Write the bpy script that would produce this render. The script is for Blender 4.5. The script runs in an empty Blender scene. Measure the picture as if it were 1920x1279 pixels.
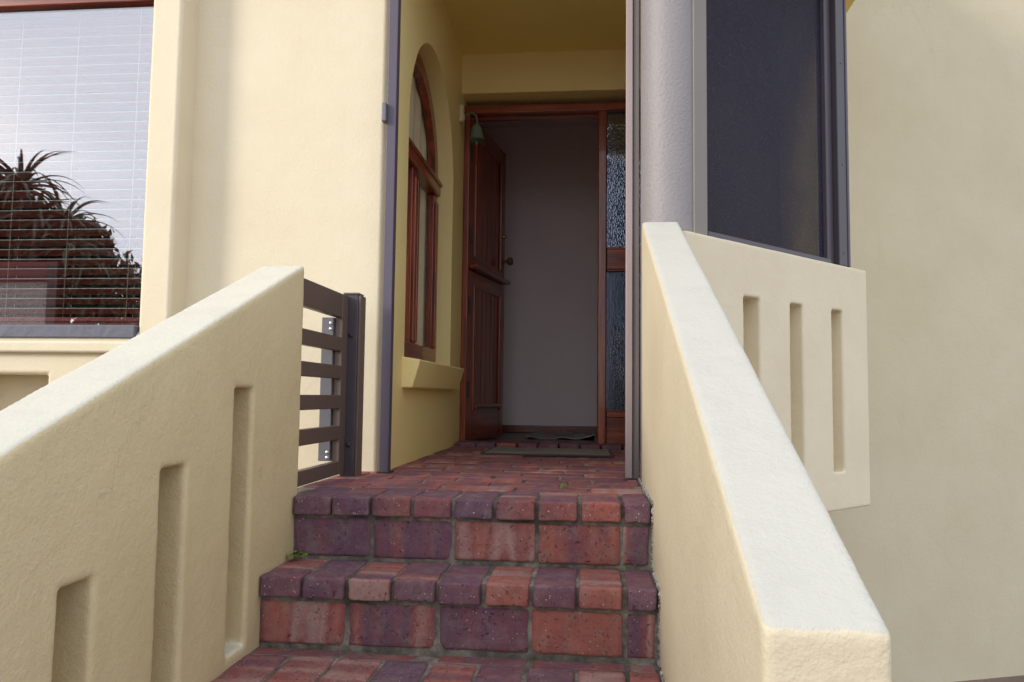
import bpy, bmesh, math, random
from mathutils import Vector, Matrix, Euler, noise
R = math.radians
random.seed(7)
S = bpy.context.scene
C = S.collection

# ------------------------------------------------------------------ camera
yaw, pitch, roll = R(5.87), R(4.02), R(0.69)
cam = bpy.data.cameras.new('camera'); cam.sensor_width = 36; cam.lens = 36*1464/1920
cam.clip_start = 0.02; cam.clip_end = 500
co = bpy.data.objects.new('camera', cam); C.objects.link(co)
fw = Vector((-math.sin(yaw)*math.cos(pitch), math.cos(yaw)*math.cos(pitch), math.sin(pitch)))
rt = Vector((math.cos(yaw), math.sin(yaw), 0)); up = rt.cross(fw)
r2 = rt*math.cos(roll)+up*math.sin(roll); u2 = -rt*math.sin(roll)+up*math.cos(roll)
M = Matrix((r2, u2, -fw)).transposed().to_4x4(); M.translation = (0, 0, .285)
co.matrix_world = M
S.camera = co

# ------------------------------------------------------------------ sky, sun, exposure
SUN = Vector((-.80, -.54, .34)).normalized()          # towards the sun
W = bpy.data.worlds.new('World'); S.world = W; W.use_nodes = True
nt = W.node_tree; N = nt.nodes; Lk = nt.links
bg = N['Background']
sky = N.new('ShaderNodeTexSky'); sky.sky_type = 'NISHITA'; sky.sun_disc = False
sky.sun_elevation = math.asin(SUN.z); sky.sun_rotation = math.atan2(SUN.x, SUN.y)
tc = N.new('ShaderNodeTexCoord'); mp = N.new('ShaderNodeMapping'); mp.inputs['Scale'].default_value = (1, 1, 3.2)
nz = N.new('ShaderNodeTexNoise'); nz.inputs['Scale'].default_value = 1.5; nz.inputs['Detail'].default_value = 6; nz.inputs['Roughness'].default_value = .5
cr = N.new('ShaderNodeValToRGB'); cr.color_ramp.elements[0].position = .40; cr.color_ramp.elements[1].position = .60
cr.color_ramp.elements[0].color = (.6, .6, .6, 1)
mx = N.new('ShaderNodeMix'); mx.data_type = 'RGBA'
Lk.new(tc.outputs['Generated'], mp.inputs['Vector']); Lk.new(mp.outputs['Vector'], nz.inputs['Vector'])
Lk.new(nz.outputs['Fac'], cr.inputs['Fac']); Lk.new(cr.outputs['Color'], mx.inputs['Factor'])
Lk.new(sky.outputs['Color'], mx.inputs['A']); mx.inputs['B'].default_value = (6.5, 6.7, 7.2, 1)
Lk.new(mx.outputs['Result'], bg.inputs['Color']); bg.inputs['Strength'].default_value = .14
sl = bpy.data.lights.new('sun', 'SUN'); sl.energy = 1.4; sl.angle = R(14); sl.color = (1, .93, .82)
so = bpy.data.objects.new('sun', sl); C.objects.link(so); so.rotation_euler = (-SUN).to_track_quat('-Z', 'Y').to_euler()
so.location = SUN*20
S.view_settings.view_transform = 'Standard'; S.view_settings.look = 'None'; S.view_settings.gamma = 1
S.view_settings.exposure = 0.78
S.cycles.max_bounces = 10; S.cycles.diffuse_bounces = 6; S.cycles.transparent_max_bounces = 16

# ------------------------------------------------------------------ materials
class Mat:
    def __init__(s, name):
        s.m = bpy.data.materials.new(name); s.m.use_nodes = True
        s.t = s.m.node_tree; s.n = s.t.nodes; s.b = s.n['Principled BSDF']; s.o = s.n['Material Output']
        s.tc = s.n.new('ShaderNodeTexCoord')
    def link(s, a, b): s.t.links.new(a, b)
    def noise(s, scale, detail=4, rough=.55, vec=None, stretch=None, w=None):
        n = s.n.new('ShaderNodeTexNoise'); n.inputs['Scale'].default_value = scale
        n.inputs['Detail'].default_value = detail; n.inputs['Roughness'].default_value = rough
        v = vec or s.tc.outputs['Object']
        if stretch:
            mp = s.n.new('ShaderNodeMapping'); mp.inputs['Scale'].default_value = stretch
            s.link(v, mp.inputs['Vector']); v = mp.outputs['Vector']
        if w is not None:
            n.noise_dimensions = '4D'; s.link(w, n.inputs['W'])
        s.link(v, n.inputs['Vector']); return n.outputs['Fac']
    def ramp(s, fac, stops):
        r = s.n.new('ShaderNodeValToRGB'); e = r.color_ramp.elements
        while len(e) < len(stops): e.new(.5)
        for k, (p, c) in enumerate(stops):
            e[k].position = p; e[k].color = (*c, 1) if len(c) == 3 else c
        s.link(fac, r.inputs['Fac']); return r.outputs['Color']
    def mix(s, fac, a, b, mode='MIX'):
        m = s.n.new('ShaderNodeMix'); m.data_type = 'RGBA'; m.blend_type = mode
        for key, v in (('Factor', fac), ('A', a), ('B', b)):
            if isinstance(v, (int, float)): m.inputs[key].default_value = v
            elif isinstance(v, tuple): m.inputs[key].default_value = (*v, 1)
            else: s.link(v, m.inputs[key])
        return m.outputs['Result']
    def math(s, op, a, b):
        m = s.n.new('ShaderNodeMath'); m.operation = op
        for k, v in ((0, a), (1, b)):
            if isinstance(v, (int, float)): m.inputs[k].default_value = v
            else: s.link(v, m.inputs[k])
        return m.outputs[0]
    def bump(s, h, dist, strength=1, prev=None):
        b = s.n.new('ShaderNodeBump'); b.inputs['Distance'].default_value = dist; b.inputs['Strength'].default_value = strength
        s.link(h, b.inputs['Height'])
        if prev is not None: s.link(prev, b.inputs['Normal'])
        return b.outputs['Normal']
    def set(s, col=None, rough=None, normal=None, metal=None, coat=None, spec=None):
        for key, v in (('Base Color', col), ('Roughness', rough), ('Normal', normal), ('Metallic', metal), ('Coat Weight', coat), ('Specular IOR Level', spec)):
            if v is None: continue
            if isinstance(v, tuple): s.b.inputs[key].default_value = (*v, 1)
            elif isinstance(v, (int, float)): s.b.inputs[key].default_value = v
            else: s.link(v, s.b.inputs[key])
        return s.m

def plaster(name, col, stain=.5, grain=1.0, lumps=1.0, cap=None, crack=0):
    m = Mat(name)
    big = m.noise(2.3, 5, .6); mid = m.noise(11, 4, .6)
    streak = m.noise(3.0, 5, .6, stretch=(7, 7, .8))
    d = tuple(c*f for c, f in zip(col, (.86, .84, .78)))
    c = m.mix(m.ramp(big, [(.35, (0, 0, 0)), (.7, (stain,)*3)]), col, d)
    c = m.mix(m.ramp(streak, [(.58, (0, 0, 0)), (.85, (stain*.5,)*3)]), c, tuple(x*.82 for x in col))
    dots = m.noise(160, 2, .5)
    c = m.mix(m.ramp(dots, [(.70, (0, 0, 0)), (.78, (.45,)*3)]), c, tuple(x*.7 for x in col))
    if crack:                                          # hairline cracks
        wv = m.n.new('ShaderNodeTexVoronoi'); wv.feature = 'DISTANCE_TO_EDGE'; wv.inputs['Scale'].default_value = 1.15
        ad = m.n.new('ShaderNodeVectorMath'); ad.operation = 'ADD'; nn = m.n.new('ShaderNodeTexNoise'); nn.inputs['Scale'].default_value = 5; nn.inputs['Detail'].default_value = 6
        sc_ = m.n.new('ShaderNodeVectorMath'); sc_.operation = 'SCALE'; sc_.inputs['Scale'].default_value = .45
        m.link(m.tc.outputs['Object'], nn.inputs['Vector']); m.link(nn.outputs['Color'], sc_.inputs[0]); m.link(m.tc.outputs['Object'], ad.inputs[0]); m.link(sc_.outputs[0], ad.inputs[1]); m.link(ad.outputs[0], wv.inputs['Vector'])
        line = m.ramp(wv.outputs['Distance'], [(.0012, (1, 1, 1)), (.0035, (0, 0, 0))])
        part = m.ramp(m.noise(1.7, 3, .6), [(.54, (0, 0, 0)), (.60, (crack,)*3)])
        c = m.mix(m.mix(1.0, line, part, 'MULTIPLY'), c, tuple(x*.42 for x in col))
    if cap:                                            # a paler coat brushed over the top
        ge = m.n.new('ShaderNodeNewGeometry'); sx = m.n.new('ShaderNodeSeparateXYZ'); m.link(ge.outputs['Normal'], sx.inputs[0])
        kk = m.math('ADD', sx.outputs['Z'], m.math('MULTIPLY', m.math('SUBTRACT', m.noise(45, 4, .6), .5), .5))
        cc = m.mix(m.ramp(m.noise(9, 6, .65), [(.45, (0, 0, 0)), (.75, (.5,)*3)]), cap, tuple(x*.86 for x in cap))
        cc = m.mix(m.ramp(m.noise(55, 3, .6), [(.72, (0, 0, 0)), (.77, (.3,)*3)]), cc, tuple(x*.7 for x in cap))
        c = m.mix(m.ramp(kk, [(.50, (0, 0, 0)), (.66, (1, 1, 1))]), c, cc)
    g = m.noise(230, 3, .6); g2 = m.noise(75, 3, .6)
    n = m.bump(big, .010*lumps, .8); n = m.bump(mid, .0035*lumps, .9, n); n = m.bump(g2, .0014*grain, .8, n); n = m.bump(g, .0007*grain, .8, n)
    return m.set(c, .62, n, spec=.35)
CREAM = (.73, .652, .485)
M_wall = plaster('cream_plaster', CREAM, .5, 1.0, .5)
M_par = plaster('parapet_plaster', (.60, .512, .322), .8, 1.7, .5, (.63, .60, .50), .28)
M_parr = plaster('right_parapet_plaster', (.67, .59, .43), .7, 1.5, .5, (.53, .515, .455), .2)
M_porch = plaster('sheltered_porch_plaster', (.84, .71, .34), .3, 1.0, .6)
M_wing = plaster('wing_plaster', (.61, .55, .395), .5, 1.0, .7, None, .15)
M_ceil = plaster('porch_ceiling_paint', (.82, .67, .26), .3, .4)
M_int = plaster('interior_paint', (.86, .75, .77), .2, .3)

def brick_mat(name, stops, dirt):
    m = Mat(name)
    oi = m.n.new('ShaderNodeObjectInfo'); rnd = m.math('MULTIPLY', oi.outputs['Random'], 83.0)
    band = m.noise(9, 1.5, .5, stretch=(1.0, .12, .12), w=rnd)
    wn = m.n.new('ShaderNodeTexWhiteNoise'); wn.noise_dimensions = '1D'; m.link(rnd, wn.inputs['W'])
    k = m.math('ADD', m.math('MULTIPLY', m.math('SUBTRACT', band, .5), 1.5), m.math('MULTIPLY', wn.outputs['Value'], .92))
    fine = m.noise(60, 5, .65, w=rnd)
    k = m.math('ADD', k, m.math('MULTIPLY', m.math('SUBTRACT', fine, .5), .16))
    c = m.ramp(k, stops)
    cloud = m.noise(17, 5, .65, w=rnd)
    c = m.mix(m.ramp(cloud, [(.46, (0, 0, 0)), (.72, (dirt,)*3)]), c, (.115, .088, .082))
    vo = m.n.new('ShaderNodeTexVoronoi'); vo.inputs['Scale'].default_value = 120; vo.voronoi_dimensions = '4D'
    m.link(m.tc.outputs['Object'], vo.inputs['Vector']); m.link(rnd, vo.inputs['W'])
    spots = m.ramp(vo.outputs['Distance'], [(.15, (1, 1, 1)), (.23, (0, 0, 0))])
    vc = m.n.new('ShaderNodeSeparateColor'); m.link(vo.outputs['Color'], vc.inputs[0])
    gate = m.ramp(vc.outputs[0], [(.62, (0, 0, 0)), (.70, (1, 1, 1))])
    c = m.mix(m.mix(1.0, spots, gate, 'MULTIPLY'), c, (.50, .45, .42))
    dust = m.noise(26, 6, .7, w=rnd); c = m.mix(m.ramp(dust, [(.45, (0, 0, 0)), (.75, (.5,)*3)]), c, (.30, .235, .225))
    pit = m.noise(140, 3, .6, w=rnd); pitm = m.ramp(pit, [(.27, (.25,)*3), (.40, (1, 1, 1))])
    c = m.mix(pitm, tuple([.03, .022, .022]), c)
    n = m.bump(cloud, .005, .8); n = m.bump(pitm, .003, 1, n); n = m.bump(m.noise(300, 4, .7), .0016, 1, n)
    return m.set(c, m.ramp(fine, [(.3, (.72,)*3), (.7, (.95,)*3)]), n, spec=.25)
PUR, PUR2, RED, ORA, PNK = (.135, .072, .112), (.185, .072, .100), (.262, .083, .080), (.355, .125, .098), (.37, .225, .21)
M_brick = brick_mat('flashed_clay_brick', [(.05, PUR), (.24, PUR2), (.36, PUR), (.48, RED), (.56, PNK), (.66, RED), (.76, ORA), (.86, RED), (.98, PUR2)], .45)
M_brick2 = brick_mat('clay_paver', [(.05, PUR2), (.2, RED), (.38, (.20, .08, .085)), (.5, PUR2), (.6, RED), (.72, ORA), (.84, PNK), (.97, RED)], .42)

def mortar():
    m = Mat('mortar'); a = m.noise(30, 5, .6); b = m.noise(6, 4, .6)
    c = m.ramp(a, [(.3, (.07, .062, .055)), (.55, (.20, .175, .15)), (.75, (.34, .305, .27))])
    c = m.mix(m.ramp(b, [(.45, (0, 0, 0)), (.65, (.8,)*3)]), c, (.04, .038, .028))
    return m.set(c, .9, m.bump(a, .006))
M_mortar = mortar()
def sand():
    m = Mat('sandy_joint'); a = m.noise(40, 5, .6); b = m.noise(5, 4, .6)
    c = m.mix(m.ramp(b, [(.42, (0, 0, 0)), (.6, (1, 1, 1))]), (.30, .26, .22), (.075, .055, .05))
    return m.set(c, .9, m.bump(a, .005))
M_sand = sand()
def fillet():
    m = Mat('chipped_white_mortar'); a = m.noise(70, 5, .6)
    return m.set(m.ramp(a, [(.35, (.10, .09, .08)), (.5, (.34, .32, .29)), (.72, (.58, .56, .52))]), .9, m.bump(a, .004))
M_fillet = fillet()

def wood(name, axis, a, b, c, rough=.28, coat=.35):
    m = Mat(name); st = [26, 26, 26]; st[axis] = 1.4
    g = m.noise(1, 6, .62, stretch=tuple(st)); st2 = [150, 150, 150]; st2[axis] = 4
    f = m.noise(1, 3, .6, stretch=tuple(st2))
    col = m.ramp(g, [(.28, a), (.5, b), (.72, c)])
    col = m.mix(m.ramp(f, [(.35, (.55,)*3), (.55, (0, 0, 0))]), col, tuple(x*.5 for x in a))
    return m.set(col, rough, m.bump(f, .0007, .7), coat=coat)
dk, md, lt = (.06, .014, .010), (.25, .042, .015), (.46, .10, .028)
M_woodz = wood('mahogany_upright', 2, dk, md, lt)
M_woodx = wood('mahogany_cross', 0, dk, md, lt)
M_woody = wood('mahogany_along', 1, dk, md, lt)
M_slat = wood('blind_wood', 0, (.38, .09, .08), (.48, .13, .11), (.55, .16, .13), .28, .3)

def paint(name, col, rough=.45, bumpd=.0006, scale=120, metal=0.0, coat=0.0, wear=.25):
    m = Mat(name); a = m.noise(scale, 3, .6); b = m.noise(5, 5, .6)
    c = m.mix(m.ramp(b, [(.42, (0, 0, 0)), (.75, (wear,)*3)]), col, tuple(x*.6+.03 for x in col))
    return m.set(c, rough, m.bump(a, bumpd, .8), metal=metal, coat=coat)
M_post = paint('purple_grey_paint', (.085, .070, .105), .5)
M_postr = paint('mauve_grey_paint', (.34, .27, .27), .45)
M_postrs = paint('taupe_paint', (.22, .195, .175), .5)
M_col = paint('pewter_column_paint', (.255, .236, .245), .5, .0032, 100, 0, 0)
M_bronze = paint('bronze_brown_metal', (.115, .082, .070), .42)
M_bronzed = paint('dark_bronze_metal', (.048, .040, .052), .42)
M_alu = paint('grey_bracket_metal', (.15, .145, .165), .45, metal=.3)
M_steel = paint('steel', (.62, .62, .64), .3, metal=.9)
M_black = paint('black_rubber', (.02, .02, .022), .6)
M_brass = paint('aged_brass', (.30, .19, .07), .35, metal=.8)
M_knob = paint('brown_knob', (.16, .07, .035), .3, metal=.3)
M_hinge = paint('dull_hinge', (.10, .085, .085), .5, metal=.3)
M_bell = paint('verdigris', (.13, .20, .155), .6, .002, 60)
M_sensor = paint('cream_plastic', (.66, .60, .40), .5)
M_mem = paint('slate_membrane', (.10, .105, .14), .55, .004, 30)
M_mat = paint('coir_mat', (.20, .175, .165), .95, .006, 260)
M_matd = paint('rubber_mat_border', (.05, .042, .042), .85, .003, 200)
M_rug = paint('pale_rug', (.34, .30, .29), .95, .005, 240, wear=.6)
M_intfloor = paint('dark_quarry_tile', (.075, .032, .03), .4, .002, 20)
M_curt = paint('linen_curtain', (.84, .80, .68), .9, .001, 300)
M_curtw = paint('white_lining', (.85, .84, .86), .9, .001, 300)
M_cord = paint('blind_cord', (.60, .54, .40), .9)
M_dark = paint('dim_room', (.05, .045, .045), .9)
M_strip = paint('dark_taupe_paint', (.15, .13, .12), .5)
M_beam = paint('red_brown_timber', (.16, .05, .042), .6)
M_slatlit = paint('pale_slat_edge', (.85, .76, .64), .5)  # skylight on the slats' front edges, painted as a pale colour
M_black2 = paint('screen_frame_paint', (.065, .052, .068), .4)

def glass_mat(name, refl, tint, rough=0.0, bump=None, gl=(.95, .96, 1)):
    m = Mat(name); m.n.remove(m.b)
    g = m.n.new('ShaderNodeBsdfGlossy'); g.inputs['Roughness'].default_value = rough; g.inputs['Color'].default_value = (*gl, 1)
    t = m.n.new('ShaderNodeBsdfTransparent'); t.inputs['Color'].default_value = (*tint, 1)
    ms = m.n.new('ShaderNodeMixShader'); ms.inputs[0].default_value = refl
    m.link(t.outputs[0], ms.inputs[1]); m.link(g.outputs[0], ms.inputs[2]); m.link(ms.outputs[0], m.o.inputs['Surface'])
    if bump: 
        nn = bump(m); m.link(nn, g.inputs['Normal'])
    return m.m
M_glass = glass_mat('reflective_window_glass', .26, (.92, .93, .95))
M_glassp = glass_mat('clear_pane', .045, (.99, .99, .98))
def b_block(m):
    br = m.n.new('ShaderNodeTexVoronoi'); br.distance = 'CHEBYCHEV'; br.inputs['Scale'].default_value = 1
    mp = m.n.new('ShaderNodeMapping'); mp.inputs['Scale'].default_value = (130, 130, 62)
    m.link(m.tc.outputs['Object'], mp.inputs['Vector']); m.link(mp.outputs['Vector'], br.inputs['Vector'])
    return m.bump(br.outputs['Distance'], .0011, 1)
def b_grid(m):
    br = m.n.new('ShaderNodeTexVoronoi'); br.distance = 'CHEBYCHEV'; br.inputs['Scale'].default_value = 1; br.inputs['Randomness'].default_value = .55
    mp = m.n.new('ShaderNodeMapping'); mp.inputs['Scale'].default_value = (120, 120, 120)
    m.link(m.tc.outputs['Object'], mp.inputs['Vector']); m.link(mp.outputs['Vector'], br.inputs['Vector'])
    return m.bump(br.outputs['Distance'], .0016, 1)
M_obs1 = glass_mat('obscure_glass_blocks', .25, (.20, .22, .32), .05, b_block, (.70, .78, 1))
M_obs2 = glass_mat('obscure_glass_fine', .13, (.16, .18, .26), .08, b_grid, (.66, .75, 1))
def mesh_mat():
    m = Mat('woven_screen_mesh')
    t = m.n.new('ShaderNodeBsdfTransparent'); ms = m.n.new('ShaderNodeMixShader')
    sp = m.noise(420, 2, .7)
    f = m.math('ADD', m.math('ADD', m.math('MULTIPLY', sp, .3), m.math('MULTIPLY', m.noise(2.2, 5, .65), .30)), .44)
    m.link(f, ms.inputs[0]); m.link(t.outputs[0], ms.inputs[1]); m.link(m.b.outputs[0], ms.inputs[2])
    m.link(ms.outputs[0], m.o.inputs['Surface'])
    fl = m.noise(300, 1, .5); m.set(m.mix(m.ramp(fl, [(.66, (0, 0, 0)), (.74, (1, 1, 1))]), (.012, .012, .034), (.15, .145, .21)), .5, m.bump(sp, .002), spec=.2)
    return m.m
M_mesh = mesh_mat()
def leafm(name, a, b):
    m = Mat(name); n = m.noise(8, 4); return m.set(m.ramp(n, [(.35, a), (.65, b)]), .5)
M_aloe = leafm('aloe_leaf', (.035, .06, .04), (.08, .11, .06))
M_leaf = leafm('hedge_leaf', (.018, .035, .016), (.05, .085, .03))
M_weed = leafm('weed_leaf', (.13, .24, .02), (.26, .40, .05))
M_bark = leafm('bark', (.05, .035, .025), (.11, .08, .06))
def rough_cast():
    m = Mat('roughcast'); a = m.noise(60, 4, .7)
    return m.set(m.ramp(a, [(.35, (.22, .19, .17)), (.6, (.68, .61, .54))]), .9, m.bump(a, .02))
M_rc = rough_cast()
def ground_mat():
    m = Mat('paving_ground'); a = m.noise(1.3, 6, .65)
    return m.set(m.ramp(a, [(.3, (.13, .09, .075)), (.7, (.24, .17, .14))]), .9, m.bump(m.noise(40, 4), .006))
M_ground = ground_mat()

# ------------------------------------------------------------------ mesh helpers
def link(name, me, mat, parent=None):
    o = bpy.data.objects.new(name, me); C.objects.link(o)
    if mat and not me.materials: me.materials.append(mat)
    if parent:
        o.parent = parent
        p = parent; off = Vector()
        while p: off += p.location; p = p.parent
        o.location = -off
    return o
def bevel_mod(o, w, seg=3, ang=35):
    for p in o.data.polygons: p.use_smooth = True
    b = o.modifiers.new('bevel', 'BEVEL'); b.width = w; b.segments = seg; b.limit_method = 'ANGLE'; b.angle_limit = R(ang); b.harden_normals = True
    return o
def box_me(x0, x1, y0, y1, z0, z1, name='box'):
    v = [(x, y, z) for x in (x0, x1) for y in (y0, y1) for z in (z0, z1)]
    f = [(0, 1, 3, 2), (4, 6, 7, 5), (0, 4, 5, 1), (2, 3, 7, 6), (0, 2, 6, 4), (1, 5, 7, 3)]
    me = bpy.data.meshes.new(name); me.from_pydata(v, [], f); return me
def box(name, x0, x1, y0, y1, z0, z1, mat, parent=None, bev=0, seg=3):
    o = link(name, box_me(x0, x1, y0, y1, z0, z1, name), mat, parent)
    if bev: bevel_mod(o, bev, seg)
    return o
def from_bm(name, bm, mat, parent=None, smooth=False):
    me = bpy.data.meshes.new(name); bm.normal_update(); bm.to_mesh(me); bm.free()
    if smooth:
        for p in me.polygons: p.use_smooth = True
        me.set_sharp_from_angle(angle=R(40))
    return link(name, me, mat, parent)
def panel(name, cols, to3, thick, mat, parent=None, bev=.012, seg=3):
    """flat wall with openings: cols = [(u0,u1,[(lo0,lo1,hi0,hi1)..])], extruded by the vector thick"""
    key = lambda u: round(u, 5)
    st = {}
    for u0, u1, sol in cols:
        for lo0, lo1, hi0, hi1 in sol:
            st.setdefault(key(u0), set()).update((round(lo0, 5), round(hi0, 5)))
            st.setdefault(key(u1), set()).update((round(lo1, 5), round(hi1, 5)))
    bm = bmesh.new(); vs = {}
    def V(u, v):
        k = (key(u), round(v, 5))
        if k not in vs: vs[k] = bm.verts.new(to3(*k))
        return vs[k]
    for u0, u1, sol in cols:
        for lo0, lo1, hi0, hi1 in sol:
            right = [v for v in sorted(st[key(u1)]) if lo1-2e-5 <= v <= hi1+2e-5]
            left = [v for v in sorted(st[key(u0)], reverse=True) if lo0-2e-5 <= v <= hi0+2e-5]
            ring = [V(u1, v) for v in right]+[V(u0, v) for v in left]
            r = []
            for q in ring:
                if q not in r: r.append(q)
            bm.faces.new(r)
    fs = list(bm.faces)
    ext = bmesh.ops.extrude_face_region(bm, geom=fs)
    bmesh.ops.translate(bm, vec=thick, verts=[g for g in ext['geom'] if isinstance(g, bmesh.types.BMVert)])
    bmesh.ops.recalc_face_normals(bm, faces=bm.faces)
    o = from_bm(name, bm, mat, parent)
    if bev: bevel_mod(o, bev, seg)
    return o
def lathe_me(prof, n=20, name='lathe'):
    v, f = [], []
    for r, z in prof:
        for k in range(n):
            a = 2*math.pi*k/n; v.append((r*math.cos(a), r*math.sin(a), z))
    for i in range(len(prof)-1):
        for k in range(n):
            f.append((i*n+k, i*n+(k+1) % n, (i+1)*n+(k+1) % n, (i+1)*n+k))
    f.append(tuple(range(n))[::-1]); f.append(tuple((len(prof)-1)*n+k for k in range(n)))
    me = bpy.data.meshes.new(name); me.from_pydata(v, [], f)
    for p in me.polygons: p.use_smooth = True
    me.set_sharp_from_angle(angle=R(50)); return me
def tube_me(pts, rad, n=8, name='tube'):
    pts = [Vector(p) for p in pts]; v, f = [], []
    rad = rad if isinstance(rad, (list, tuple)) else [rad]*len(pts)
    for i, p in enumerate(pts):
        d = (pts[min(i+1, len(pts)-1)]-pts[max(i-1, 0)]).normalized()
        a = d.cross(Vector((0, 0, 1)));
        if a.length < .05: a = d.cross(Vector((1, 0, 0)))
        a.normalize(); b = d.cross(a)
        for k in range(n):
            t = 2*math.pi*k/n; v.append(p+(a*math.cos(t)+b*math.sin(t))*rad[i])
    for i in range(len(pts)-1):
        for k in range(n): f.append((i*n+k, i*n+(k+1) % n, (i+1)*n+(k+1) % n, (i+1)*n+k))
    f.append(tuple(range(n))[::-1]); f.append(tuple((len(pts)-1)*n+k for k in range(n)))
    me = bpy.data.meshes.new(name); me.from_pydata(v, [], f)
    for p in me.polygons: p.use_smooth = True
    return me
def place(name, me, mat, parent, loc, rot=(0, 0, 0)):
    o = link(name, me, mat, parent); o.location = o.location+Vector(loc); o.rotation_euler = rot; return o
def thing(name, label, cat, loc=(0, 0, 0), group=None):
    o = bpy.data.objects.new(name, None); C.objects.link(o); o.location = loc; o.empty_display_size = .1
    return tag(o, label, cat, group)
def tag(o, label, cat, group=None):
    o['label'] = label; o['category'] = cat
    if group: o['group'] = group
    return o
def struct(o, label=None):
    o['kind'] = 'structure'
    if label: o['label'] = label
    return o
def plasterise(o, vox=.0065, amp=.004, size=.12, sm=2):
    """trowelled edges: remesh and push the surface about by a few millimetres"""
    m = o.modifiers.new('remesh', 'REMESH'); m.mode = 'VOXEL'; m.voxel_size = vox; m.use_smooth_shade = True
    s = o.modifiers.new('smooth', 'SMOOTH'); s.factor = .5; s.iterations = sm
    for k, (sz, a) in enumerate(((size, amp), (size*.25, amp*.2))):
        t = bpy.data.textures.new('trowel', 'CLOUDS'); t.noise_scale = sz; t.noise_depth = 2
        d = o.modifiers.new('trowel', 'DISPLACE'); d.texture = t; d.texture_coords = 'GLOBAL'; d.strength = a; d.mid_level = .5
    return o

GZ = -1.225
XL, XR = -.835, .160
# ------------------------------------------------------------------ ground
struct(box('ground', -120, 120, -120, 120, GZ-.3, GZ, M_ground), 'reddish brown paved ground around the house')

# ------------------------------------------------------------------ bricks
def brick_me(l, w, h, seed, fine):
    rr = random.Random(seed); bm = bmesh.new(); bmesh.ops.create_cube(bm, size=1)
    if not fine:
        for v in bm.verts: v.co = Vector((v.co.x*l, v.co.y*w, v.co.z*h))
        bmesh.ops.bevel(bm, geom=list(bm.edges), offset=.004, segments=1, affect='EDGES', profile=.5)
        for v in bm.verts: v.co += Vector([rr.uniform(-.002, .002) for _ in range(3)])
    else:                                              # worn arrises: a finer skin pulled in along edges and corners, with chips
        bmesh.ops.subdivide_edges(bm, edges=list(bm.edges), cuts=7, use_grid_fill=True)
        d = Vector((l, w, h))/2; q = Vector([rr.uniform(0, 99) for _ in range(3)]); r0 = .0062
        for v in bm.verts:
            # warp the grid so that more rows lie by the edges
            c = Vector([math.copysign(abs(2*t)**.55, t) for t in v.co]); p = Vector((c.x*d.x, c.y*d.y, c.z*d.z))
            chip = max(0, noise.noise(p*38+q)-.12)*.016
            r = r0*(.55+.6*abs(noise.noise(p*60+q)))+chip
            inn = Vector([max(-d[k]+r, min(d[k]-r, p[k])) for k in range(3)]); o_ = p-inn
            if o_.length > 1e-9: p = inn+o_*min(1, r/o_.length)
            v.co = p+Vector([noise.noise(p*25+q+Vector((k*7, 0, 0))) for k in range(3)])*.0016
    me = bpy.data.meshes.new('brick'); bm.to_mesh(me); bm.free()
    for p in me.polygons: p.use_smooth = True
    if not fine: me.set_sharp_from_angle(angle=R(28))
    return me
cache = {}
def brick(parent, x, y, z, l, w, h, rotz, mat, jit=.0018, fine=False):
    k = (round(l, 3), round(w, 3), round(h, 3), random.randrange(9 if not fine else 5), fine, mat.name)
    if k not in cache:
        cache[k] = brick_me(*k[:3], len(cache), fine); cache[k].materials.append(mat)
    u = random.uniform
    o = link('brick', cache[k], None, parent)
    o.location = o.location+Vector((x+u(-jit, jit), y+u(-jit, jit), z+u(-jit, jit)*.8))
    o.rotation_euler = (u(-.006, .006), u(-.006, .006), rotz+u(-.009, .009)); return o
LB, WB, HB, J = .220, .106, .052, .009
stairs = bpy.data.objects.new('staircase', None); C.objects.link(stairs); stairs.location = (XL, 2.14, GZ); struct(stairs, 'flight of flashed red and purple brick steps between two cream parapets')
nose = [(2.140, 0.0), (1.930, -.175), (1.665, -.350), (1.40, -.525), (1.135, -.70), (.87, -.875), (.605, -1.05)]
def step_rows(core, yf, zt, back):
    x = XL
    for k in range(9):
        w = WB if k < 8 else XR-x-.006
        brick(core, x+w/2+.002, yf+LB/2, zt-HB/2, LB, w, HB, R(90), M_brick, fine=zt > -.6)
        x += WB+J
    zc = zt-HB-.010-WB/2; x = XL                       # face of the riser below the nosing
    for k in range(5):
        l = LB+.001 if k < 4 else XR-x-.006
        brick(core, x+l/2+.002, yf+.018+HB/2, zc, l, HB, WB-.001, 0, M_brick, fine=zt > -.6)
        x += LB+.010
    if back-(yf+LB) > .03:                             # narrow closer strip behind the nosing
        d = back-(yf+LB)-.010; x = XL
        while x < XR-.03:
            l = min(LB, XR-x-.004); brick(core, x+l/2, yf+LB+.006+d/2, zt-HB/2-.004, l, d, HB, 0, M_brick2); x += LB+.012
for i, (yf, zt) in enumerate(nose):
    back = 2.40 if i == 0 else nose[i-1][0]+.018
    core = box('step', XL-.02, XR+.02, yf+.022, (2.36 if i == 0 else nose[i-1][0]+.10), (zt-.18 if i == 0 else GZ), zt-.005, M_mortar, stairs)
    step_rows(core, yf, zt, back if i else yf+LB)
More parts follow.
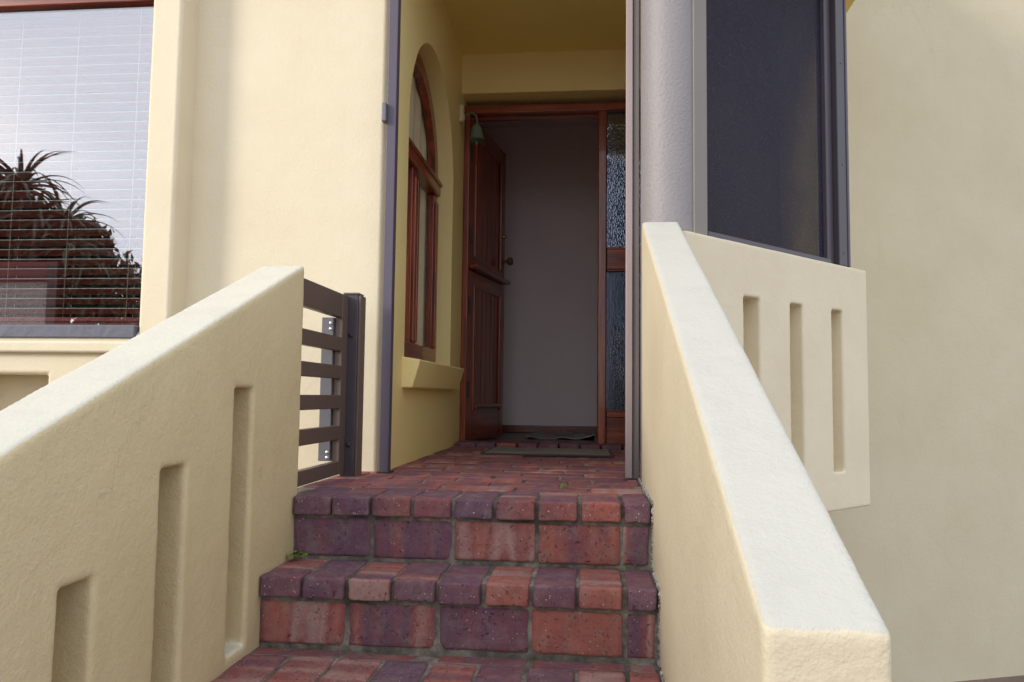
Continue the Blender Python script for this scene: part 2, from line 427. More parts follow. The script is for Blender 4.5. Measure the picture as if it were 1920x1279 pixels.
# chipped mortar along the right parapet
bm = bmesh.new(); rr = random.Random(3)
def chip(y, z, s):
    m = Matrix.Translation((XR+.0045, y, z)) @ Euler((rr.uniform(0, 3), 0, rr.uniform(-.4, .4))).to_matrix().to_4x4() @ Matrix.Diagonal((.005*rr.uniform(.4, 1.3), s*rr.uniform(.6, 2.2), s*rr.uniform(.3, .9), 1))
    bmesh.ops.create_icosphere(bm, subdivisions=1, radius=1, matrix=m)
for i, (yf, zt) in enumerate(nose[:4]):
    yb = yf+.66 if i == 0 else nose[i-1][0]+.018
    y = yf
    while y < yb:
        if rr.random() < .75: chip(y, zt+.001, .005)
        y += .006
    z = zt
    while z > zt-.175: chip(yf+(.0 if z > zt-HB else .02), z, .006); z -= .009
link_f = from_bm('mortar_fillet', bm, M_fillet, stairs, True)

# landing and porch floor
bm = bmesh.new(); pts = [(-.90, 2.34), (.20, 2.34), (.20, 2.66), (.30, 2.70), (1.12, 3.52), (1.12, 4.42), (-.90, 4.42)]
lo = [bm.verts.new((x, y, -.15)) for x, y in pts]; hi = [bm.verts.new((x, y, -.0045)) for x, y in pts]
bm.faces.new(lo[::-1]); bm.faces.new(hi)
for k in range(len(pts)): bm.faces.new((lo[k], lo[(k+1) % len(pts)], hi[(k+1) % len(pts)], hi[k]))
floor = struct(from_bm('porch_floor', bm, M_sand), 'landing and porch floor paved in worn red brick')
y = nose[0][0]+LB+J
row = 0
while y < 4.26:
    x = -.885 - (.115 if row % 2 else 0) - random.uniform(0, .06)
    while x < 1.06:
        xa, xb = max(x, -.885), min(x+LB, 1.06)
        if xa < XR and y < 2.76: xb = min(xb, XR-.004)
        ok = xb-xa > .03
        if xb > .17 and y < xb+2.44: ok = False
        if ok: brick(floor, (xa+xb)/2, y+WB/2, -HB/2, xb-xa, WB, HB, 0, M_brick2)
        x += LB+J
    y += WB+J; row += 1
x = -.75
while x < .85:                                         # raised threshold course
    brick(floor, x+WB/2, y+LB/2-.02, .012-HB/2+.012, LB, WB, HB, R(90), M_brick); x += WB+J

# ------------------------------------------------------------------ house
house = thing('house', 'cream plastered house with open mahogany front door at the top of brick steps', 'house', (-.765, 2.84, GZ))
ZT = 2.75
# facade left of the porch
box('facade_wall', -1.70, -.785, 2.84, 3.02, GZ, ZT, M_wall, house, .02, 4)
# projecting bay with window and niche (front face y=2.72)
wx0, wx1, wz0, wz1 = -3.05, -1.672, .50, 2.05
nx0, nx1, nz0, nz1 = -2.36, -2.02, -.35, .344
cols = [(-3.6, wx0, [(GZ, GZ, ZT, ZT)]), (wx0, nx0, [(GZ, GZ, wz0, wz0), (wz1, wz1, ZT, ZT)]),
        (nx0, nx1, [(GZ, GZ, nz0, nz0), (nz1, nz1, wz0, wz0), (wz1, wz1, ZT, ZT)]),
        (nx1, wx1, [(GZ, GZ, wz0, wz0), (wz1, wz1, ZT, ZT)]), (wx1, -1.55, [(GZ, GZ, ZT, ZT)])]
panel('bay_wall', cols, lambda u, v: (u, 2.72, v), (0, .16, 0), M_wall, house, .016, 4)
box('niche_back', nx0-.05, nx1+.05, 2.90, 2.94, nz0-.05, nz1+.05, M_wall, house)
box('niche_cheek', nx0-.04, nx0-.001, 2.882, 2.90, nz0, nz1, M_wall, house)
box('sill_ledge', -3.1, -1.60, 2.690, 2.719, .425, .468, M_wall, house, .010, 3)
box('sill_membrane', wx0-.02, wx1-.004, 2.709, 2.83, .480, .530, M_mem, house, .006, 2)
win = box('window', wx0, wx1+.03, 2.80, 2.806, .527, wz1, M_glass, house)
box('frame', wx0, wx1+.05, 2.775, 2.84, 1.80, 1.88, M_woodx, win, .006)
box('frame', wx1+.0, wx1+.05, 2.81, 2.86, .50, 2.05, M_woodz, win, .006)
box('bottom_rail', wx0, wx1+.0, 2.81, 2.86, .505, .548, M_woodx, win, .006)
# porch left wall with arched opening, face x=-.765
ya, yb_, zs, rad = 3.13, 4.17, 1.43, .52
cols = [(2.86, ya, [(-.2, -.2, ZT, ZT)])]
n = 56
for k in range(n):
    a0, a1 = math.pi*(1-k/n), math.pi*(1-(k+1)/n)
    u0, u1 = 3.65+rad*math.cos(a0), 3.65+rad*math.cos(a1); h0, h1 = zs+rad*math.sin(a0), zs+rad*math.sin(a1)
    cols.append((u0, u1, [(-.2, -.2, .43, .43), (h0, h1, ZT, ZT)]))
cols.append((yb_, 4.62, [(-.2, -.2, ZT, ZT)]))
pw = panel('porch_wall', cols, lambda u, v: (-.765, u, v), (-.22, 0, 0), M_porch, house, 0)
for p in pw.data.polygons: p.use_smooth = True
pw.data.set_sharp_from_angle(angle=R(30))
# wedge sill below the arch
bm = bmesh.new()
pr = [(-.80, .445), (-.69, .428), (-.722, .312), (-.80, .312)]
A = [bm.verts.new((x, 3.10, z)) for x, z in pr]; B = [bm.verts.new((x, 4.20, z)) for x, z in pr]
bm.faces.new(A); bm.faces.new(B[::-1])
for k in range(4): bm.faces.new((A[k], B[k], B[(k+1) % 4], A[(k+1) % 4]))
bmesh.ops.recalc_face_normals(bm, faces=bm.faces)
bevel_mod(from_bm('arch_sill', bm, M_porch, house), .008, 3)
# arched window joinery
arch = box('arched_window', -.871, -.867, ya, yb_, .45, zs, M_glassp, house)
def arch_ring(name, r0, r1, x0, x1, mat, parent, nseg=32):
    bm = bmesh.new(); rings = []
    for k in range(nseg+1):
        a = math.pi*k/nseg
        rings.append([bm.verts.new((x, 3.65-r*math.cos(a), zs+r*math.sin(a))) for r, x in ((r0, x0), (r0, x1), (r1, x1), (r1, x0))])
    for k in range(nseg):
        for j in range(4): bm.faces.new((rings[k][j], rings[k][(j+1) % 4], rings[k+1][(j+1) % 4], rings[k+1][j]))
    bm.faces.new(rings[0]); bm.faces.new(rings[-1][::-1]); bmesh.ops.recalc_face_normals(bm, faces=bm.faces)
    return from_bm(name, bm, mat, parent, True)
arch_ring('arch_frame', .445, .518, -.886, -.848, M_woodz, arch)
bm = bmesh.new()
bm.faces.new([bm.verts.new((-.871, 3.65-.45*math.cos(math.pi*k/24), zs+.45*math.sin(math.pi*k/24))) for k in range(25)])
ext = bmesh.ops.extrude_face_region(bm, geom=list(bm.faces)); bmesh.ops.translate(bm, vec=(.003, 0, 0), verts=[g for g in ext['geom'] if isinstance(g, bmesh.types.BMVert)])
from_bm('arch_pane', bm, M_glassp, arch)
box('transom', -.90, -.832, ya+.003, yb_-.003, 1.372, 1.43, M_woody, arch, .010)
box('transom_drip', -.84, -.822, ya+.004, yb_-.004, 1.425, 1.445, M_woody, arch, .005)
for y0, y1 in ((ya+.002, ya+.07), (3.590, 3.646), (3.649, 3.705), (4.095, yb_-.002)):
    box('stile', -.886, -.852, y0, y1, .485, 1.372, M_woodz, arch, .006)
    box('bead', -.856, -.838, y0+.016, y1-.016, .535, 1.33, M_woodz, arch, .007)
box('bottom_rail', -.90, -.842, ya+.003, yb_-.003, .447, .53, M_woody, arch, .008)
# back wall of the porch, around the door set
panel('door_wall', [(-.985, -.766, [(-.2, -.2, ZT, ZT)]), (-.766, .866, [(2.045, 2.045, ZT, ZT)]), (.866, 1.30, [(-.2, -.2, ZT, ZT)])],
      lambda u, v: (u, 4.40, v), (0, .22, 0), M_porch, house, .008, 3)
box('porch_ceiling', -.79, 1.30, 2.90, 4.42, 2.28, 2.40, M_ceil, house)
box('porch_beam', -.80, .50, 2.80, 2.99, 2.25, ZT, M_wall, house, .015)
# right side of the porch: return wall and wing wall
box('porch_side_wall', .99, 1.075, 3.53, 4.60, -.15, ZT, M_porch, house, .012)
ang = R(20); g = Vector((2.322, 4.688, 0)); dv = Vector((math.cos(ang), math.sin(ang), 0))
bm = bmesh.new()
p0, p1 = g-dv*1.9, g+dv*6; nv = Vector((-math.sin(ang), math.cos(ang), 0))*.25
ring = [p0, p1, p1+nv, p0+nv]
lo = [bm.verts.new(p+Vector((0, 0, GZ-.05))) for p in ring]; hi = [bm.verts.new(p+Vector((0, 0, 4.2))) for p in ring]
bm.faces.new(lo[::-1]); bm.faces.new(hi)
for k in range(4): bm.faces.new((lo[k], lo[(k+1) % 4], hi[(k+1) % 4], hi[k]))
from_bm('wing_wall', bm, M_wing, house)
roofm = from_bm
bm = bmesh.new()
pts = [(-3.6, 2.74), (.55, 2.74), (1.32, 3.46), (1.32, 7.2), (-3.6, 7.2)]
lo = [bm.verts.new((x, y, ZT+.002)) for x, y in pts]; hi = [bm.verts.new((x, y, ZT+.22)) for x, y in pts]
bm.faces.new(lo[::-1]); bm.faces.new(hi)
for k in range(5): bm.faces.new((lo[k], lo[(k+1) % 5], hi[(k+1) % 5], hi[k]))
from_bm('roof_slab', bm, M_wall, house)
DG0 = Vector((.30, 2.60, 0)); q = 1/math.sqrt(2)
def dg(s, nn, z): return DG0+Vector((q*s+q*nn, q*s-q*nn, z))
def dbox(name, s0, s1, n0, n1, z0, z1, mat, parent, bev=0):
    bm = bmesh.new(); vs = [bm.verts.new(dg(s, nn, z)) for s in (s0, s1) for nn in (n0, n1) for z in (z0, z1)]
    for f in [(0, 1, 3, 2), (4, 6, 7, 5), (0, 4, 5, 1), (2, 3, 7, 6), (0, 2, 6, 4), (1, 5, 7, 3)]: bm.faces.new([vs[i] for i in f])
    bmesh.ops.recalc_face_normals(bm, faces=bm.faces)
    o = from_bm(name, bm, mat, parent)
    if bev: bevel_mod(o, bev, 3)
    return o
dbox('bay_beam', -.1, 1.26, -.12, 0, 2.15, ZT, M_wall, house, .012)
# balcony slab seen from below
bm = bmesh.new(); pts = [(.30, 2.68), (1.17, 3.55), (1.17, 4.5), (.30, 4.5)]
lo = [bm.verts.new((x, y, -.158)) for x, y in pts]; hi = [bm.verts.new((x, y, -.152)) for x, y in pts]
bm.faces.new(lo[::-1]); bm.faces.new(hi)
for k in range(4): bm.faces.new((lo[k], lo[(k+1) % 4], hi[(k+1) % 4], hi[k]))
from_bm('balcony_soffit', bm, M_wall, house)
box('landing_plinth', -.87, .20, 2.42, 4.5, GZ, -.151, M_wall, house)

# door set
df = box('door_frame', -.764, .862, 4.50, 4.59, 1.962, 2.012, M_woodx, house, .006)
box('door_stop', -.735, .03, 4.56, 4.60, 1.945, 1.962, M_woodx, df)
box('jamb', -.764, -.728, 4.50, 4.59, .0, 1.962, M_woodz, df, .006)
box('jamb', .030, .082, 4.49, 4.59, .0, 1.962, M_woodz, df, .008)
box('jamb', .800, .862, 4.50, 4.59, .0, 1.962, M_woodz, df, .006)
box('mid_rail', .082, .800, 4.51, 4.58, 1.022, 1.142, M_woodx, df, .006)
box('kick_panel', .082, .800, 4.525, 4.57, .0, .17, M_woodx, df, .004)
box('bottom_rail', .082, .800, 4.51, 4.58, .17, .200, M_woodx, df, .005)
box('pane', .080, .802, 4.540, 4.546, 1.140, 1.964, M_obs1, df)
box('pane', .080, .802, 4.540, 4.546, .198, 1.024, M_obs2, df)
for z0, z1 in ((1.142, 1.152), (1.012, 1.022), (.200, .210)):
    box('glazing_bead', .082, .800, 4.515, 4.541, z0, z1, M_woodx, df, .003)
# open stable door, hinged on the left jamb
th = math.atan2(.72, .128)
door = bpy.data.objects.new('front_door', None); C.objects.link(door); door.parent = house
door.location = Vector((-.728, 4.535, .018))-house.location; door.rotation_euler = (0, 0, th)
def dpart(name, x0, x1, y0, y1, z0, z1, mat, bev=.004):
    o = bpy.data.objects.new(name, box_me(x0, x1, y0, y1, z0, z1, name)); o.data.materials.append(mat); C.objects.link(o); o.parent = door
    if bev: bevel_mod(o, bev, 2)
    return o
DW = .742
for z0, z1 in ((.0, 1.016), (1.022, 1.935)):
    dpart('stile', 0, .10, 0, .044, z0, z1, M_woodz); dpart('stile', DW-.10, DW, 0, .044, z0, z1, M_woodz)
    dpart('rail', .10, DW-.10, .001, .043, z0, z0+(.19 if z0 == 0 else .09), M_woodx); dpart('rail', .10, DW-.10, .001, .043, z1-.095, z1, M_woodx)
    nb = 6; bw = (DW-.20)/nb
    for k in range(nb):
        dpart('plank', .10+k*bw+.001, .10+(k+1)*bw-.001, .010, .036, z0+.09, z1-.09, M_woodz, .007)
    dpart('moulding', .092, .112, -.010, .008, z0+(.17 if z0 == 0 else .08), z1-.085, M_woodz, .006)
    dpart('moulding', DW-.112, DW-.092, -.010, .008, z0+(.17 if z0 == 0 else .08), z1-.085, M_woodz, .006)
dpart('weather_bar', .015, DW-.004, -.045, .002, 1.020, 1.048, M_woodx, .008)
dpart('weather_bar', .10, DW-.09, -.022, .002, .19, .215, M_woodx, .008)
for z in (.30, .80, 1.22, 1.72): dpart('hinge', -.018, .032, -.004, .006, z-.05, z+.05, M_hinge, .002)
def dobj(name, me, mat, loc, rot):
    o = bpy.data.objects.new(name, me); me.materials.append(mat); C.objects.link(o); o.parent = door; o.location = loc; o.rotation_euler = rot; return o
knobm = lathe_me([(.026, 0), (.026, .005), (.010, .008), (.009, .030), (.018, .034), (.027, .045), (.029, .056), (.024, .068), (.010, .074)], 20)
dobj('knob', knobm, M_knob, (DW-.05, 0, 1.175), (R(90), 0, 0))
dobj('backplate', box_me(-.02, .02, -.006, .0, -.10, .10), M_knob, (DW-.05, 0, 1.175), (0, 0, 0))
dobj('lock', lathe_me([(.018, 0), (.018, .010), (.012, .016), (.012, .022)], 16), M_brass, (DW-.05, 0, 1.345), (R(90), 0, 0))

# ------------------------------------------------------------------ interior seen through the door
struct(box('interior_wall', -1.02, 1.30, 6.0, 6.1, -.1, ZT, M_int), 'plain greyish interior wall facing the doorway')
struct(box('interior_side_wall', -1.02, -.98, 4.62, 6.0, -.1, ZT, M_int), 'interior hall wall behind the opened door')
struct(box('interior_partition', 1.26, 1.30, 4.62, 6.0, -.1, ZT, M_int), 'interior hall wall beyond the sidelight')
struct(box('interior_floor', -1.0, 1.28, 4.50, 6.0, -.1, .006, M_intfloor), 'dark red tiled hall floor inside the door')
struct(box('interior_ceiling', -1.0, 1.28, 4.60, 6.05, 2.40, 2.46, M_int), 'hall ceiling')
sk = tag(box('skirting_board', -.98, 1.26, 5.980, 5.999, .006, .062, M_woodx, None, .004), 'dark red timber skirting along the hall wall', 'skirting')
def rug(name, x0, x1, y0, y1, z, amp, mat, seed):
    rr = random.Random(seed); bm = bmesh.new(); nx, ny = 14, 8; g = []
    for j in range(ny+1):
        g.append([bm.verts.new((x0+(x1-x0)*i/nx, y0+(y1-y0)*j/ny+.015*math.sin(i*1.3), z+amp*max(0, math.sin(i*.9+seed)*math.cos(j*.6+seed)) + (amp*1.2*(i/nx-.75)*4 if i/nx > .75 and j < 3 else 0))) for i in range(nx+1)])
    for j in range(ny):
        for i in range(nx): bm.faces.new((g[j][i], g[j][i+1], g[j+1][i+1], g[j+1][i]))
    ext = bmesh.ops.extrude_face_region(bm, geom=list(bm.faces)); bmesh.ops.translate(bm, vec=(0, 0, .008), verts=[q for q in ext['geom'] if isinstance(q, bmesh.types.BMVert)])
    bmesh.ops.recalc_face_normals(bm, faces=bm.faces)
    return from_bm(name, bm, mat, None, True)
tag(rug('hall_rug', -.42, .02, 5.10, 5.80, .008, .020, M_rug, 1), 'pale rumpled rug on the dark hall floor', 'rug')
dm = thing('doormat', 'thick grey rectangular doormat on brick in front of the threshold', 'doormat', (-.2, 3.9, 0))
box('mat_border', -.53, .105, 3.73, 4.13, .001, .011, M_matd, dm, .003); box('mat_pile', -.51, .085, 3.745, 4.115, .008, .015, M_mat, dm, .003)

# ------------------------------------------------------------------ stair parapets
def parapet(name, label, x0, x1, ys, slots, top, mat):
    t = thing(name, label, 'parapet wall', ((x0+x1)/2, ys[0], GZ))
    cols = []; cuts = sorted(set([ys[0], ys[1]]+[v for s in slots for v in s[:2]]))
    for a, b in zip(cuts[:-1], cuts[1:]):
        s = [s for s in slots if abs(s[0]-a) < 1e-6]
        if s: cols.append((a, b, [(GZ, GZ, s[0][2], s[0][2]), (s[0][3], s[0][3], top(a), top(b))]))
        else: cols.append((a, b, [(GZ, GZ, top(a), top(b))]))
    o = panel('wall', cols, lambda u, v: (x0, u, v), (x1-x0, 0, 0), mat, t, .009, 3)
    plasterise(o, .006, .0022, sm=1)
    for s in slots: box('slot_back', x0+.004, x0+.040, s[0]-.03, s[1]+.03, s[2]-.03, s[3]+.03, mat, t)
    return t
ltop = lambda y: .192+.406*(y-1.038)
rtop = lambda y: .066+.441*(y-.79)
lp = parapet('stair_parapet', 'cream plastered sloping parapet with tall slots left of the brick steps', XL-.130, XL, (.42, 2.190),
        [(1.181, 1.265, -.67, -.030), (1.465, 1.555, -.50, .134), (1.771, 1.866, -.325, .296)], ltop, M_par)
rp = parapet('stair_parapet', 'cream plastered sloping parapet with white cap right of the brick steps', XR+.005, XR+.127, (.79, 2.63), [], rtop, M_parr)
bp = thing('balcony_parapet', 'angled cream balcony parapet with three vertical slots below the mesh screen', 'parapet wall', tuple(dg(.6, 0, -.16)))
sl_ = [(.338, .437), (.639, .727), (.945, 1.030)]
cols = []; u = .008
for a, b in sl_:
    cols.append((u, a, [(-.16, -.16, .842, .842)])); cols.append((a, b, [(-.16, -.16, -.005, -.005), (.650, .650, .842, .842)])); u = b
cols.append((u, 1.24, [(-.16, -.16, .842, .842)]))
o = panel('wall', cols, lambda s, z: dg(s, 0, z), tuple(dg(0, -.12, 0)-DG0), M_wall, bp, .005, 2); plasterise(o, .006, .0018, sm=1)
for a, b in sl_: dbox('slot_back', a-.03, b+.03, -.116, -.080, -.03, .68, M_wall, bp)
box('return_wall', 1.066, 1.165, 3.49, 3.62, -.155, .838, M_wall, bp)

# ------------------------------------------------------------------ column, screen, gate posts, balustrade
cl = tag(place('column', lathe_me([(.1015, 0), (.1015, 1.1), (.1015, 2.2)], 64), M_col, None, (.270, 2.752, -.02)), 'round pewter grey painted column rising behind the right parapet', 'column')
sc = thing('mesh_screen', 'dark woven mesh screen in a metal frame on the angled parapet', 'screen', tuple(dg(.6, 0, .842)))
dbox('frame', .085, .158, -.085, -.020, .845, 2.16, M_postrs, sc, .004)
dbox('frame', .985, 1.035, -.075, -.035, .845, 2.16, M_black2, sc, .004)
dbox('frame', 1.037, 1.105, -.080, -.012, .845, 2.16, M_bronzed, sc, .004)
dbox('frame_edge', 1.106, 1.122, -.080, -.008, .845, 2.16, M_post, sc, .003)
dbox('bottom_frame', .160, .983, -.072, -.020, .845, .864, M_black2, sc, .003)
dbox('mesh', .158, .986, -.055, -.053, .864, 2.16, M_mesh, sc)
for z in (.90, 1.28, 1.72):
    me = lathe_me([(.004, 0), (.004, .002), (.002, .003)], 10); o = link('screw', me, M_alu, sc); o.location = o.location+dg(1.075, -.012, z); o.rotation_euler = (R(90), 0, R(45))
gp = thing('gate_post', 'slim dark purple grey steel gate post against the left porch wall', 'gate post', (-.75, 2.81, 0))
box('tube', -.766, -.731, 2.785, 2.825, 0, 2.2, M_post, gp, .003); box('foot_plate', -.772, -.722, 2.78, 2.84, .0, .006, M_black, gp)
box('catch', -.782, -.764, 2.765, 2.80, 1.295, 1.368, M_alu, gp, .005)
gq = thing('gate_post', 'mauve grey steel gate post between the column and the doorway', 'gate post', (.14, 2.79, 0))
box('tube', .118, .142, 2.770, 2.81, .004, 2.2, M_postr, gq, .003); box('backing_strip', .1435, .166, 2.778, 2.82, .0, 2.2, M_strip, gq, .003)
bl = thing('side_balustrade', 'brown metal horizontal rail balustrade between left parapet and facade', 'balustrade', (-.86, 2.45, 0))
for z0, z1 in ((.545, .627), (.430, .478), (.336, .381), (.235, .281), (.130, .178), (.012, .057)):
    big = z1-z0 > .06 or z0 < .05
    box('rail', -.876, -.850, 2.175, 2.588 if big else 2.600, z0, z1, M_bronze, bl, .003)
box('stile', -.8765, -.8495, 2.588, 2.648, .012, .627, M_bronze, bl, .003)
box('bracket_channel', -.918, -.8775, 2.575, 2.600, .058, .545, M_alu, bl, .002)
box('post', -.868, -.815, 2.650, 2.708, .0, .632, M_bronzed, bl, .004)  # shaded front of the post, painted in the darker bronze
box('post_cap', -.870, -.813, 2.648, 2.710, .632, .640, M_bronze, bl, .003)
box('cover_strip', -.8145, -.806, 2.652, 2.712, .0, .630, M_bronze, bl, .002)  # the post's lit side face, painted as a lighter bronze strip
for z in (.525, .505, .088, .070):
    me = lathe_me([(.0055, 0), (.0055, .003), (.003, .0045)], 10); place('screw', me, M_steel, bl, (-.886, 2.575, z), (R(90), 0, 0))
for z in (.49, .11): place('bolt', lathe_me([(.009, 0), (.009, .004), (.004, .007)], 12), M_black, bl, (-.838, 2.650, z), (R(90), 0, 0))
place('screw', lathe_me([(.005, 0), (.005, .003), (.003, .004)], 10), M_steel, bl, (-.858, 2.650, .605), (R(90), 0, 0))

# ------------------------------------------------------------------ bell and sensor by the door
be = thing('door_bell', 'green verdigris hanging bell on a curved bracket by the door frame', 'bell', (-.69, 4.42, 1.78))
place('dome', lathe_me([(.050, 0), (.047, .006), (.038, .022), (.033, .048), (.029, .070), (.020, .086), (.007, .092), (.006, .104)], 24), M_bell, be, (-.672, 4.40, 1.765))
link('bracket', tube_me([(-.757, 4.42, 1.90), (-.735, 4.41, 1.925), (-.70, 4.405, 1.930), (-.678, 4.40, 1.91), (-.672, 4.40, 1.868)], [.009, .006, .0055, .0055, .005], 8), M_bell, be)
place('clapper', lathe_me([(.003, 0), (.009, .008), (.009, .016), (.003, .022), (.002, .05)], 10), M_bell, be, (-.672, 4.40, 1.735))
se = thing('alarm_sensor', 'small cream plastic alarm sensor on the wall left of the door', 'sensor', (-.755, 4.38, 1.85))
box('case', -.766, -.742, 4.33, 4.375, 1.855, 1.955, M_sensor, se, .006); box('lens', -.742, -.7395, 4.338, 4.366, 1.87, 1.90, M_curtw, se, .001)

# ------------------------------------------------------------------ room behind the windows, blind, curtain
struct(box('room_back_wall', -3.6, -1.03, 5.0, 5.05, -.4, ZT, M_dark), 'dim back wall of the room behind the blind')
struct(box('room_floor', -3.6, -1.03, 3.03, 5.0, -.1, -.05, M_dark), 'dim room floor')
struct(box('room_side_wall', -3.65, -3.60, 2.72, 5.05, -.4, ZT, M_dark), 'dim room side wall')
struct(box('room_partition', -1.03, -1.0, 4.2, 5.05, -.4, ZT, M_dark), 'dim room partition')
vb = thing('venetian_blind', 'dark red wooden venetian blind behind the large left window', 'blind', (-2.4, 2.90, .55))
bm = bmesh.new(); ends = []
for x in (-.62, .62):
    tp = [bm.verts.new((x, -.0215+.043*k/6, .0035*(1-(k/3-1)**2)+.0012)) for k in range(7)]
    bt = [bm.verts.new((x, -.0215+.043*k/6, .0035*(1-(k/3-1)**2)-.0012)) for k in range(7)]
    ends.append(tp+bt[::-1])
for k in range(14): bm.faces.new((ends[0][k], ends[0][(k+1) % 14], ends[1][(k+1) % 14], ends[1][k]))
bm.faces.new(ends[0][::-1]); bm.faces.new(ends[1]); bmesh.ops.recalc_face_normals(bm, faces=bm.faces)
slm = bpy.data.meshes.new('slat'); bm.to_mesh(slm); bm.free(); slm.materials.append(M_slat)
for p in slm.polygons: p.use_smooth = True
slm.materials.append(M_slatlit)
for p in slm.polygons:
    if p.normal.y < -.9: p.material_index = 1  # outer edge faces carry the painted skylight
slm.set_sharp_from_angle(angle=R(50))
z = .600
while z < 1.98:
    o = link('slat', slm, None, vb); o.location = o.location+Vector((-2.385, 2.895, z+random.uniform(-.0008, .0008))); o.rotation_euler = (R(-25+random.uniform(-1.5, 1.5)), random.uniform(-.0012, .0012), 0); z += .0395
box('bottom_bar', -3.0, -1.765, 2.875, 2.915, .556, .574, M_slat, vb, .003)
for x in (-2.32, -2.075, -1.812):
    for yy in (2.872, 2.918): link('cord', tube_me([(x-.004, yy, .575), (x, yy, 1.2), (x+.003, yy, 2.0)], .0016, 5), M_cord, vb)
bm = bmesh.new(); g = []
for k in range(41):
    yy = 3.10+k*.028; xx = -.900+.006*math.sin(k*1.15)
    g.append((bm.verts.new((xx, yy, .40)), bm.verts.new((xx*1.0, yy, 2.05))))
for k in range(40): bm.faces.new((g[k][0], g[k+1][0], g[k+1][1], g[k][1]))
ext = bmesh.ops.extrude_face_region(bm, geom=list(bm.faces)); bmesh.ops.translate(bm, vec=(-.004, 0, 0), verts=[q_ for q_ in ext['geom'] if isinstance(q_, bmesh.types.BMVert)])
bmesh.ops.recalc_face_normals(bm, faces=bm.faces)
tag(from_bm('curtain', bm, M_curt, None, True), 'beige curtain added behind the arched porch window to imitate its pale reflection', 'curtain')  # added so the arched pane looks pale, standing in for a reflection
bm = bmesh.new(); g = []
for k in range(25):
    xx = -1.80+k*.0085; yy = 2.965+.012*math.sin(k*1.4)
    g.append((bm.verts.new((xx, yy, .30)), bm.verts.new((xx, yy, 2.15))))
for k in range(24): bm.faces.new((g[k][0], g[k+1][0], g[k+1][1], g[k][1]))
ext = bmesh.ops.extrude_face_region(bm, geom=list(bm.faces)); bmesh.ops.translate(bm, vec=(0, .003, 0), verts=[q_ for q_ in ext['geom'] if isinstance(q_, bmesh.types.BMVert)])
bmesh.ops.recalc_face_normals(bm, faces=bm.faces)
tag(from_bm('curtain', bm, M_curtw, None, True), 'narrow white curtain at the right end of the wooden blind', 'curtain')

# ------------------------------------------------------------------ weeds in the joints
def weed(loc, n, size, label, seed):
    rr = random.Random(seed); bm = bmesh.new()
    for k in range(n):
        a = rr.uniform(0, 6.28); r = rr.uniform(.2, 1)*size; h = rr.uniform(.25, .9)*size
        c = Vector((math.cos(a)*r, math.sin(a)*r, h)); s = size*rr.uniform(.22, .4); t = rr.uniform(0, 6.28)
        d1 = Vector((math.cos(t), math.sin(t), rr.uniform(-.4, .5)))*s; d2 = Vector((-math.sin(t), math.cos(t), rr.uniform(-.4, .5)))*s*.7
        bm.faces.new([bm.verts.new(c+v) for v in (-d1, -d1*.3-d2, d1*.6-d2*.8, d1, d1*.5+d2*.8, -d1*.3+d2)])
        b0 = Vector((rr.uniform(-.1, .1)*size, rr.uniform(-.1, .1)*size, 0)); w = Vector((-math.sin(a), math.cos(a), 0))*size*.03
        bm.faces.new([bm.verts.new(v) for v in (b0-w, b0+w, c+w*.6, c-w*.6)])
    o = from_bm('weed', bm, M_weed); o.location = loc
    return tag(o, label, 'weed', 'weeds in the brick joints')
weed((-.808, 2.118, -.172), 22, .027, 'small bright green weed in the left corner of the second brick step', 1)
weed((-.085, 2.47, .0), 12, .020, 'tiny green weed in a paving joint on the landing', 2)
weed((.088, 2.14, -.176), 6, .012, 'tiny weed sprig by the right end of the second brick step', 3)

# ------------------------------------------------------------------ garden behind the camera, mirrored in the left window
gw = thing('garden_wall', 'roughcast garden wall in a red brown timber frame, mirrored in the left window', 'garden wall', (-7.6, -2.6, GZ))
box('roughcast_panel', -9.2, -6.14, -2.75, -2.62, GZ, 1.52, M_rc, gw); box('post', -6.14, -6.02, -2.80, -2.58, GZ, 1.74, M_bark, gw, .01)
box('beam', -9.2, -6.14, -2.79, -2.58, 1.52, 1.74, M_beam, gw, .01)
def leaf_cloud(name, n, pick, size, mat, parent, seed):
    rr = random.Random(seed); v, f = [], []
    for k in range(n):
        c = pick(rr); s = size*rr.uniform(.6, 1.4)
        e = Euler((rr.uniform(0, 6.28), rr.uniform(0, 6.28), rr.uniform(0, 6.28))).to_matrix()
        i = len(v)
        for p in ((-1, 0, 0), (0, -.4, .1), (1, 0, 0), (0, .4, .1)): v.append(c+e @ (Vector(p)*s))
        f.append((i, i+1, i+2, i+3))
    me = bpy.data.meshes.new(name); me.from_pydata(v, [], f); return link(name, me, mat, parent)
hg = thing('hedge', 'dark leafy hedge beside the garden wall, mirrored in the left window', 'hedge', (-5.5, -3.1, GZ))
def pick(rr):
    x = rr.uniform(-7.6, -4.55); top = 1.80-.10*max(0, x+6.1)+.55*min(1, max(0, -x-6.15))+.14*math.sin(x*5)+.10*math.sin(x*13+1)
    if x < -6.0: return Vector((x, rr.uniform(-3.6, -2.95), rr.uniform(1.2, top+.35+.15*rr.random()**3)))
    return Vector((x, rr.uniform(-3.6, -2.6), GZ+(top-GZ)*rr.random()+.25*rr.random()**5))
leaf_cloud('foliage', 26000, pick, .06, M_leaf, hg, 5)
for k in range(7):
    x = -7.2+k*.42; link('stem', tube_me([(x, -3.2, GZ), (x+.1, -3.15, .3), (x+.05, -3.2, 1.5)], [.04, .03, .012], 6), M_bark, hg)
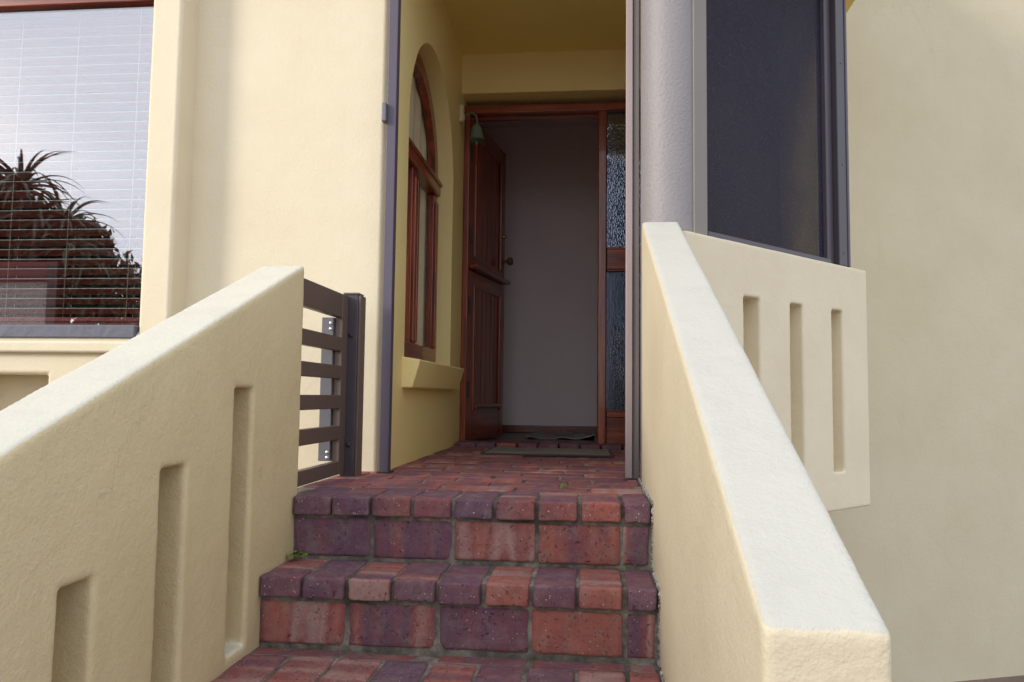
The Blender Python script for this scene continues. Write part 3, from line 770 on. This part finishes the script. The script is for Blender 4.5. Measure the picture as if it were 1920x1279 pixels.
def aloe(loc, h, n, L, label, seed):
    rr = random.Random(seed); t = thing('aloe_plant', label, 'aloe', loc, 'aloes above the garden wall')
    base = Vector(loc); head = base+Vector((rr.uniform(-.1, .1), 0, h))
    link('stem', tube_me([base, base+Vector((.05, 0, h*.5)), head], [.07, .055, .05], 8), M_bark, t)
    bm = bmesh.new()
    for k in range(n):
        a = k*2.4+rr.uniform(-.2, .2); el = rr.uniform(-.1, 1.25); ln = L*rr.uniform(.7, 1.1); pos = head.copy()
        d = Vector((math.cos(a)*math.cos(el), math.sin(a)*math.cos(el), math.sin(el))); side = Vector((-math.sin(a), math.cos(a), 0)); prev = None
        ns = 9
        for j in range(ns+1):
            u = j/ns; w = .035*(1-u)**.8+.0015; upv = side.cross(d).normalized()
            ring = [bm.verts.new(pos+side*w), bm.verts.new(pos+upv*-w*.5), bm.verts.new(pos-side*w), bm.verts.new(pos-upv*-w*.15)]
            if prev:
                for i in range(4): bm.faces.new((prev[i], prev[(i+1) % 4], ring[(i+1) % 4], ring[i]))
            prev = ring; pos = pos+d*ln/ns; d = (d+Vector((0, 0, -.16-.10*u))).normalized()
    bmesh.ops.recalc_face_normals(bm, faces=bm.faces)
    from_bm('rosette', bm, M_aloe, t, True)
aloe((-6.85, -3.0, GZ), 3.92, 64, .85, 'tallest aloe with arching leaves, mirrored at the left edge of the window', 11)
aloe((-6.35, -3.1, GZ), 3.48, 54, .72, 'middle aloe with drooping leaves, mirrored in the left window', 12)
aloe((-5.85, -2.95, GZ), 2.98, 40, .52, 'lowest aloe over the hedge, rightmost of those mirrored in the window', 13)
aloe((-7.5, -3.1, GZ), 3.9, 40, .75, 'aloe farthest left above the garden wall, only leaf tips mirrored', 14)
aloe((-6.62, -2.88, GZ), 3.50, 46, .62, 'bushy aloe tucked below and between the tallest and middle mirrored aloes', 15)
aloe((-7.10, -2.90, GZ), 3.55, 46, .70, 'bushy aloe filling the left edge of the mirrored garden', 16)
aloe((-6.12, -2.86, GZ), 3.12, 42, .55, 'short aloe just right of the middle one, mirrored above the timber post', 17)
